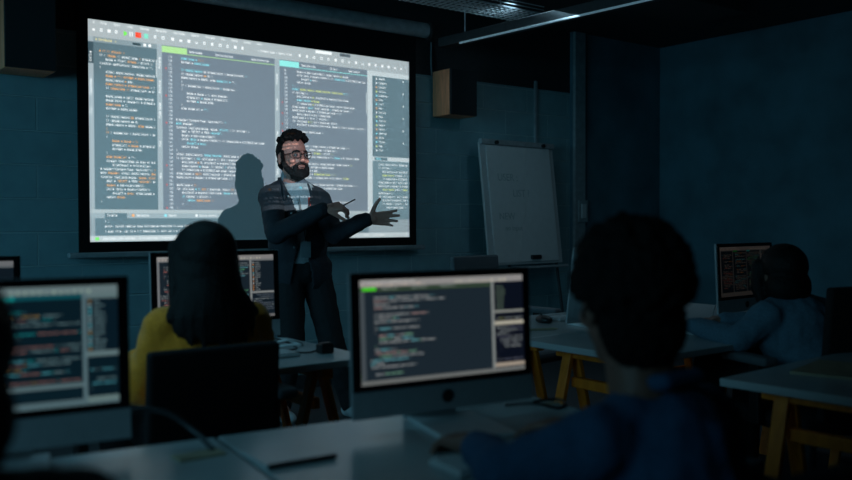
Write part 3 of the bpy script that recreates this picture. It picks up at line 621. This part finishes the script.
# --- the lecturer
root = person('person', 'bearded man in glasses and dark jacket gesturing before the projection screen', (2.62, 4.60, 0))
TY = RAD(-8)                      # torso yaw
F = V((math.sin(TY), -math.cos(TY), 0)); Lf = V((math.cos(TY), math.sin(TY), 0))        # forward, his left (picture right)
OF = V((-.065, .050, 0)); pc = V((2.665, 4.62, 0)) + OF
pel = pc + V((0, 0, .90)); chest = pc + V((-.045, 0, 1.22)); nb = V((2.60, 4.62, 1.425)) + OF; hc = V((2.585, 4.575, 1.582)) + OF
shR = chest + V((0, 0, .128)) - Lf*.150; shL = chest + V((0, 0, .118)) + Lf*.150
elR = V((2.40, 4.44, 1.13)) + OF; wrR = V((2.60, 4.235, 1.272)) + OF; elL = V((2.78, 4.42, 1.12)) + OF; wrL = V((2.885, 4.22, 1.215)) + OF
hipR = pel - Lf*.085; hipL = pel + Lf*.085
knR = V((2.560, 4.56, .48)) + OF; anR = V((2.53, 4.64, .09)) + OF; knL = V((2.80, 4.50, .48)) + OF; anL = V((2.91, 4.46, .09)) + OF
toR = anR + V((-.02, -.15, -.05)); toL = anL + V((.03, -.15, -.05))
H = head_mat(hc, RAD(0), RAD(-2)) @ Matrix.Scale(1.05, 4); SC = 1.0
bm = bmesh.new(); head_shapes(bm, H, SC); Rt = Rz(TY)
ell(bm, chest + V((0, 0, .03)), (.16, .10, .20), Rt); ell(bm, lerp(chest, pel, .6), (.135, .09, .18), Rt); ell(bm, pel, (.15, .10, .11), Rt)
cap(bm, hc + V((0, .03, -.10)), nb, .056, .062); chain(bm, [nb, shR], [.05, .05]); chain(bm, [nb, shL], [.05, .05])
chain(bm, [shR, elR, wrR], [.047, .038, .026]); chain(bm, [shL, elL, wrL], [.047, .038, .026])
chain(bm, [hipR, knR, anR], [.080, .055, .040]); chain(bm, [hipL, knL, anL], [.080, .055, .040]); chain(bm, [anR, toR], [.038, .025]); chain(bm, [anL, toL], [.038, .025])
fR = V((.86, -.42, .16)).normalized(); hand(bm, wrR, fR, V((-.25, -.5, .8)), V((-.1, -.6, .55)), (48, 42, 50, 55), 3, (.75, .45, .5), 1.08, .3)
fL = V((.90, -.38, .03)).normalized(); hand(bm, wrL, fL, V((.35, .9, .1)), V((0, 0, 1)), (6, 8, 12, 14), 7, (.32, .95, .05), 1.08)
blob('body', bm, M['skin'], root, .0048, 2)
for s in (-1, 1):
    bm = bmesh.new(); p = H @ V((s*.030, -.0885, .006)); ell(bm, p, (.0115,)*3); e_ = obj('eyeball', bm, M['eye'], root, True); e_.location = -root.location
    bm = bmesh.new(); p = H @ V((s*.030 + .002, -.0985, .006)); ell(bm, p, (.0052,)*3); e2 = obj('iris', bm, M['iris'], e_, True)
bm = bmesh.new(); ell(bm, H @ V((0, -.106, -.064)), (.014, .004, .003), H.to_3x3()); o = obj('lower_lip', bm, M['lip'], root, True); o.location = -root.location
# hair: close sides, curly top
bm = bmesh.new(); P = lambda *v: H @ V(v)
ell(bm, P(0, .030, .040), (.082, .088, .090), H.to_3x3()); ell(bm, P(0, .05, -.02), (.070, .055, .06), H.to_3x3())
for sg in (-1, 1): cap(bm, P(sg*.076, -.018, .03), P(sg*.075, -.022, -.03), .010)
r = random.Random(3)
for k in range(150):
    a = r.uniform(0, 2*PI); q = r.uniform(0, 1)**.6; x = .074*q*math.cos(a); y = .095*q*math.sin(a) + .002
    x *= 1.04; z = .112*math.sqrt(max(0, 1 - (x/.088)**2 - (y/.118)**2)) + .030; y = max(-.068, y); ell(bm, P(x, y + .004, z + r.uniform(-.008, .018)), (r.uniform(.008, .016),)*3, n=8)
blob('hair', bm, M['curls'], root, .0045, 1, .004, .010)
bm = bmesh.new()   # beard
for sg in (-1, 1):
    chain(bm, [P(sg*.072, -.018, -.025), P(sg*.064, -.040, -.062), P(sg*.044, -.070, -.094), P(0, -.092, -.108)], [.012, .018, .021, .025])
    chain(bm, [P(sg*.036, -.088, -.062), P(sg*.026, -.100, -.044), P(0, -.111, -.040)], [.012, .008, .0075])
    chain(bm, [P(sg*.036, -.088, -.062), P(sg*.030, -.088, -.090)], [.014, .018])
ell(bm, P(0, -.086, -.098), (.036, .030, .028), H.to_3x3()); ell(bm, P(0, -.050, -.110), (.045, .042, .022), H.to_3x3()); cap(bm, P(0, -.102, -.076), P(0, -.098, -.09), .008)
blob('beard', bm, M['beard'], root, .0045, 1, .0025, .008)
for sg in (-1, 1):
    bm = bmesh.new(); chain(bm, [P(sg*.014, -.103, .0275), P(sg*.030, -.100, .032), P(sg*.044, -.086, .026)], [.0035, .0042, .003], 8); o = obj('eyebrow', bm, M['beard'], root, True); o.location = -root.location
# spectacles
def rect_ring(cx, cz, w, h, y): return [P(cx + x*w/2, y + abs(cx + x*w/2)*.22 - .006, cz + z*h/2) for x, z in ((-1, .6), (-.7, 1), (.7, 1), (1, .6), (.9, -.7), (.5, -1), (-.5, -1), (-.9, -.7), (-1, .6))]
bm = bmesh.new()
for sg in (-1, 1):
    pts = rect_ring(sg*.034, .006, .050, .034, -.112)
    for a, b in zip(pts[:-1], pts[1:]): cap(bm, a, b, .0022, n=8)
    cap(bm, P(sg*.059, -.107, .014), P(sg*.080, .005, .012), .002, n=8)
cap(bm, P(-.010, -.118, .010), P(.010, -.118, .010), .0022, n=8)
o = obj('glasses', bm, M['lens'], root, True); o.location = -root.location
# turtleneck and shirt front
bm = bmesh.new(); cap(bm, hc + V((0, .030, -.105)), nb + V((0, 0, .0)), .060, .070); ell(bm, chest + V((0, 0, .05)) + F*.015, (.165, .112, .20), Rt); ell(bm, lerp(chest, pel, .55) + F*.01, (.145, .105, .20), Rt); chain(bm, [nb, lerp(nb, shR, .8)], [.055, .05]); chain(bm, [nb, lerp(nb, shL, .8)], [.055, .05])
blob('turtleneck', bm, M['tee'], root, .007, 5, .003, .05)
# jacket, open at the front
bm = bmesh.new(); hem = pel + V((0, 0, -.06))
ell(bm, chest + V((0, 0, .04)), (.180, .130, .20), Rt); ell(bm, lerp(chest, pel, .5), (.180, .130, .22), Rt); ell(bm, pel + V((.0, 0, .0)), (.190, .135, .17), Rt); ell(bm, hem + V((0, 0, .02)), (.190, .132, .11), Rt)
chain(bm, [nb + V((0, .02, -.02)), shR + V((0, 0, .0))], [.072, .064]); chain(bm, [nb + V((0, .02, -.02)), shL], [.072, .064])
chain(bm, [shR, elR, lerp(elR, wrR, .96)], [.068, .053, .039]); chain(bm, [shL, elL, lerp(elL, wrL, .93)], [.068, .053, .038])
def jcut(c, n):
    l = c - chest; x = l.dot(Lf) + .0; f = l.dot(F); z = c.z
    near_arm = min((c - elR).length, (c - elL).length) < .09 or (c - wrL).length < .16 or (c - wrR).length < .12
    if near_arm: return False
    if z < .80: return True
    half = .030 + .055*max(0, (z - 1.22)/.2) + .04*max(0, (1.05 - z)/.25)
    if f > .02 and abs(x) < half and z < 1.50 and n.dot(F) > -.1: return True
    if z > 1.455 and (c - nb).xy.length < .085: return True
    return False
blob('jacket', bm, M['jacket'], root, .007, 3, .006, .06, cut=jcut, solid=-.008)
bm = bmesh.new()
for sg in (-1, 1):
    q = [nb + V((0, 0, .04)) + Lf*sg*.03 - F*.072, nb + V((0, 0, .035)) + Lf*sg*.078 - F*.01, nb + V((0, 0, -.005)) + Lf*sg*.078 + F*.07, nb + V((0, 0, -.06)) + Lf*sg*.085 + F*.105]
    for a, b in zip(q[:-1], q[1:]):
        for k in (0, .018, .034): cap(bm, a - V((0, 0, k)), b - V((0, 0, k)), .009, n=8)
blob('collar', bm, M['jacket'], root, .005, 2)
for s_, (a, b) in ((1, (elR, wrR)), (1, (elL, wrL))):
    bm = bmesh.new(); cone(bm, lerp(a, b, .84), lerp(a, b, .97), .043, .040, 20); o = obj('cuff', bm, M['jacket'], root, True); o.location = -root.location
for k in range(4):
    bm = bmesh.new(); ell(bm, chest + V((0, 0, .13 - .10*k)) - Lf*(.085 - .008*k) + F*(.150 - (.0 if k else .03)), (.007,)*3, n=10); o = obj('button', bm, M['steel'], root, True); o.location = -root.location
bm = B(tuple(chest + V((0, 0, .10)) + Lf*.045 + F*.125), (.012, .006, .05), Rt); o = obj('tag', bm, M['red'], root); o.location = -root.location
bm = B(tuple(chest + V((0, 0, -.185)) + Lf*.012 + F*.150), (.062, .004, .095), Rt, .001); o = obj('badge', bm, M['card'], root); o.location = -root.location
bm = bmesh.new(); bc = chest + V((0, 0, -.135)) + Lf*.012 + F*.15
for sg in (-1, 1): chain(bm, [bc, chest + V((0, 0, .12)) + Lf*(.01 + sg*.035) + F*.142], [.003, .003], 6)
o = obj('lanyard', bm, M['plastic'], root); o.location = -root.location
bm = bmesh.new(); ell(bm, pel + V((0, 0, .01)), (.165, .115, .12), Rt)
chain(bm, [hipR, knR, anR + V((0, 0, .0))], [.100, .080, .064]); chain(bm, [hipL, knL, anL], [.100, .080, .064])
blob('trousers', bm, M['pants'], root, .008, 3, .005, .06)
for a, b in ((anR, toR), (anL, toL)):
    bm = bmesh.new(); cap(bm, a + V((0, .025, -.045)), b + V((0, 0, -.002)), .046, .040); cap(bm, a + V((0, .01, -.02)), a + V((0, -.02, -.03)), .048)
    for v in bm.verts: v.co.z = max(v.co.z, .002)
    blob('shoe', bm, M['shoe'], root, .006, 2)
ph = wrR + fR*.10; d = V((.78, -.30, .42)).normalized(); bm = bmesh.new(); cap(bm, ph - d*.035 + V((0, 0, -.002)), ph + d*.085, .0052, .0045, 10)
tag(blob('stylus', bm, M['plastic'], None, .0025, 0), 'dark stylus held in the lecturer\'s right hand', 'stylus')

# --- seated students (all face the back wall, +Y)
def seated(label, hc, hyaw, sh_c, sh_yaw, half, pelv, arms, top, skin, hs=.97, lean=None, lowtop=True, vox=.009, hpitch=0, tr='pants'):
    root = person('person', label, (pelv[0], pelv[1], 0)); R_ = Rz(sh_yaw); Rt_ = R_; fw = R_ @ V((0, -1, 0)); lf = R_ @ V((1, 0, 0))
    hc = V(hc); pelv = V(pelv); sc = V(sh_c); H = head_mat(hc, hyaw, hpitch); bm = bmesh.new(); head_shapes(bm, H, hs)
    mid = lerp(sc, pelv, .35); low = lerp(sc, pelv, .7); ch = V((sc.x, sc.y, sc.z - .10))
    for c, r_ in ((ch, (.155, .10, .15)), (mid, (.140, .10, .15)), (low, (.13, .10, .14)), (pelv, (.16, .12, .10))): ell(bm, c, r_, Rt_)
    nb = sc + V((0, 0, .045)); cap(bm, hc + H.to_3x3() @ V((0, .03, -.10)), nb, .052, .060)
    dz_ = V((0, 0, .018)); S_ = {1: sc + lf*half - dz_, -1: sc - lf*half - dz_}
    for sg in (-1, 1):
        chain(bm, [nb, S_[sg]], [.048, .045]); el, wr, hf, hn, ht, cu = arms[sg]; chain(bm, [S_[sg], V(el), V(wr)], [.045, .036, .025])
        hand(bm, wr, hf, hn, ht, cu, 5, (.7, .6, .25))
    kn = {sg: pelv + lf*sg*.12 + fw*.42 + V((0, 0, .03)) for sg in (-1, 1)}; an = {sg: V((kn[sg].x, kn[sg].y, .09)) + fw*.02 for sg in (-1, 1)}
    for sg in (-1, 1): hp = pelv + lf*sg*.09; chain(bm, [hp, kn[sg], an[sg], an[sg] + fw*.13 + V((0, 0, -.05))], [.075, .055, .038, .026])
    blob('body', bm, skin, root, .006, 2)
    bm = bmesh.new()
    for c, r_ in ((ch + V((0, 0, .02)), (.178, .122, .16)), (mid, (.165, .12, .16)), (low, (.155, .125, .15)), (pelv + V((0, 0, .06)), (.165, .135, .11))): ell(bm, c, r_, Rt_)
    for sg in (-1, 1): chain(bm, [nb - V((0, 0, .02)), S_[sg]], [.060, .062]); el, wr = arms[sg][:2]; chain(bm, [S_[sg], V(el), lerp(el, wr, .93)], [.066, .052, .038])
    blob('sweater' if top is not M['bluesh'] else 'shirt', bm, top, root, vox, 3, .006, .05)
    bm = bmesh.new(); ell(bm, pelv, (.175, .14, .10), Rt_)
    for sg in (-1, 1): chain(bm, [pelv + lf*sg*.09, kn[sg], an[sg] + V((0, 0, .02))], [.092, .070, .055])
    blob('trousers', bm, M[tr], root, .010, 3, .003, .05)
    for sg in (-1, 1):
        bm = bmesh.new(); cap(bm, an[sg] + V((0, 0, -.045)), an[sg] + fw*.13 + V((0, 0, -.048)), .044, .038)
        for v in bm.verts: v.co.z = max(v.co.z, .002)
        blob('shoe', bm, M['plastic'], root, .008, 2)
    return root, H, S_, fw, lf, nb

# woman in mustard
X, Y = 1.047, 2.48
arms = {1: ((X - .165, Y + .10, .70), (X - .10, Y + .30, .765), (.35, 1, -.05), (0, 0, 1), (1, 0, 0), (15, 18, 20, 24)),
        -1: ((X + .215, Y + .06, .71), (X + .14, Y + .30, .765), (-.15, 1, -.05), (0, 0, 1), (-1, 0, 0), (15, 18, 20, 24))}
root, H, S_, fw, lf, nb = seated('woman with long black hair in mustard sweater seated with her back to camera', (X, Y + .01, 1.075), RAD(178), (X + .018, Y, .905), RAD(180), .138, (X, Y, .565), arms, M['yellow'], M['skin2'], hpitch=RAD(3))
P = lambda *v: H @ V(v)
bm = bmesh.new(); ell(bm, P(0, .028, .035), (.094, .100, .095), H.to_3x3(), 24); ell(bm, P(0, .05, -.03), (.090, .068, .11), H.to_3x3(), 24)
for k in range(34):
    a = -1 + 2*k/33; x0 = a*.086; rr = random.Random(k); x1 = a*.138 + rr.uniform(-.008, .008); zb = .835 + .07*abs(a)**2 + rr.uniform(-.02, .03)
    yb = Y - .128 + .055*a*a
    chain(bm, [P(x0*.95, .085 - .06*a*a, .02), V((X + (-x0)*1.02, Y - .105 + .06*a*a, 1.0)), V((X - x1*.95, yb, .93)), V((X - x1, yb - .002, zb))], [.024, .017, .014, .007], 10)
for sg in (-1, 1): chain(bm, [P(sg*.075, -.02, .05), P(sg*.082, -.01, -.05), P(sg*.088, .0, -.13)], [.022, .020, .016])
blob('hair', bm, M['hair'], root, .006, 5, .0012, .03)

# man in blue shirt, nearest to the camera
X, Y = 1.285, 1.0
arms = {1: ((1.01, 1.10, .765), (1.115, 1.30, .752), (.10, 1, .0), (0, -.1, 1), (1, 0, 0), (22, 24, 26, 28)),
        -1: ((1.58, 1.10, .78), (1.40, 1.28, .752), (-.35, 1, 0), (0, 0, 1), (-1, 0, 0), (18, 20, 22, 24))}
root, H, S_, fw, lf, nb = seated('curly-haired man in blue denim shirt seen from behind, nearest to camera', (X - .015, Y + .055, 1.045), RAD(156), (X + .0, Y, .835), RAD(183), .165, (X, Y - .10, .575), arms, M['bluesh'], M['skin2'], hs=1.02, hpitch=RAD(6))
P = lambda *v: H @ V(v)
bm = bmesh.new(); ell(bm, P(0, .024, .045), (.098, .106, .100), H.to_3x3(), 24); ell(bm, P(0, .062, -.04), (.084, .056, .08), H.to_3x3()); r = random.Random(11)
for k in range(420):
    v = V((r.gauss(0, 1), r.gauss(.35, 1), r.gauss(.45, 1))).normalized()
    if v.y < -.35 and v.z < .45 or v.z < -.75: continue
    w = .88 if v.z < -.3 else 1
    ell(bm, P(v.x*.100*w, .026 + v.y*.106, .040 + v.z*.100 + r.uniform(-.008, .018)), (r.uniform(.011, .020),)*3, n=8)
blob('hair', bm, M['curls'], root, .005, 1, .004, .012)
bm = bmesh.new(); chain(bm, [nb + V((-.06, .0, .03)), nb + V((-.045, -.055, .04)), nb + V((.045, -.055, .04)), nb + V((.06, 0, .03))], [.016]*4); blob('collar', bm, M['bluesh'], root, .005, 2)

# woman in grey-blue sweater
X, Y = 3.27, 1.90
arms = {1: ((3.02, 1.955, .735), (3.07, 2.21, .765), (.05, 1, -.05), (0, 0, 1), (1, 0, 0), (15, 18, 20, 24)),
        -1: ((3.50, 2.02, .76), (3.30, 2.22, .765), (-.35, 1, -.05), (0, 0, 1), (-1, 0, 0), (15, 18, 20, 24))}
root, H, S_, fw, lf, nb = seated('woman with dark bob hair in grey-blue sweater leaning over the right desk', (X - .02, Y + .015, .985), RAD(160), (X - .005, Y - .03, .845), RAD(172), .150, (X, Y - .12, .56), arms, M['bluesw'], M['skin2'], hs=.95, hpitch=RAD(8))
P = lambda *v: H @ V(v)
bm = bmesh.new(); ell(bm, P(0, .022, .030), (.090, .098, .092), H.to_3x3(), 24); ell(bm, P(0, .040, -.055), (.096, .070, .085), H.to_3x3(), 24)
for sg in (-1, 1): chain(bm, [P(sg*.080, -.03, .04), P(sg*.090, -.03, -.05), P(sg*.085, -.02, -.115)], [.026, .028, .02])
blob('hair', bm, M['hair'], root, .006, 6, .0015, .03)

# person cut by the left edge
X, Y = .130, 1.04
arms = {1: ((-.13, 1.16, .77), (0, 1.36, .755), (.2, 1, 0), (0, 0, 1), (1, 0, 0), (15, 18, 20, 24)),
        -1: ((.31, 1.14, .77), (.27, 1.36, .755), (-.15, 1, 0), (0, 0, 1), (-1, 0, 0), (15, 18, 20, 24))}
root, H, S_, fw, lf, nb = seated('shadowy person in black at the left edge, facing the left computer', (X, Y + .04, 1.035), RAD(180), (X + .0, Y, .865), RAD(180), .155, (X, Y - .05, .565), arms, M['darkhood'], M['skin2'], hpitch=RAD(5))
P = lambda *v: H @ V(v)
bm = bmesh.new(); ell(bm, P(0, .022, .035), (.094, .102, .095), H.to_3x3(), 24); ell(bm, P(0, .045, -.05), (.088, .07, .085), H.to_3x3(), 24)
blob('hair', bm, M['hair'], root, .007, 2, .003, .014)
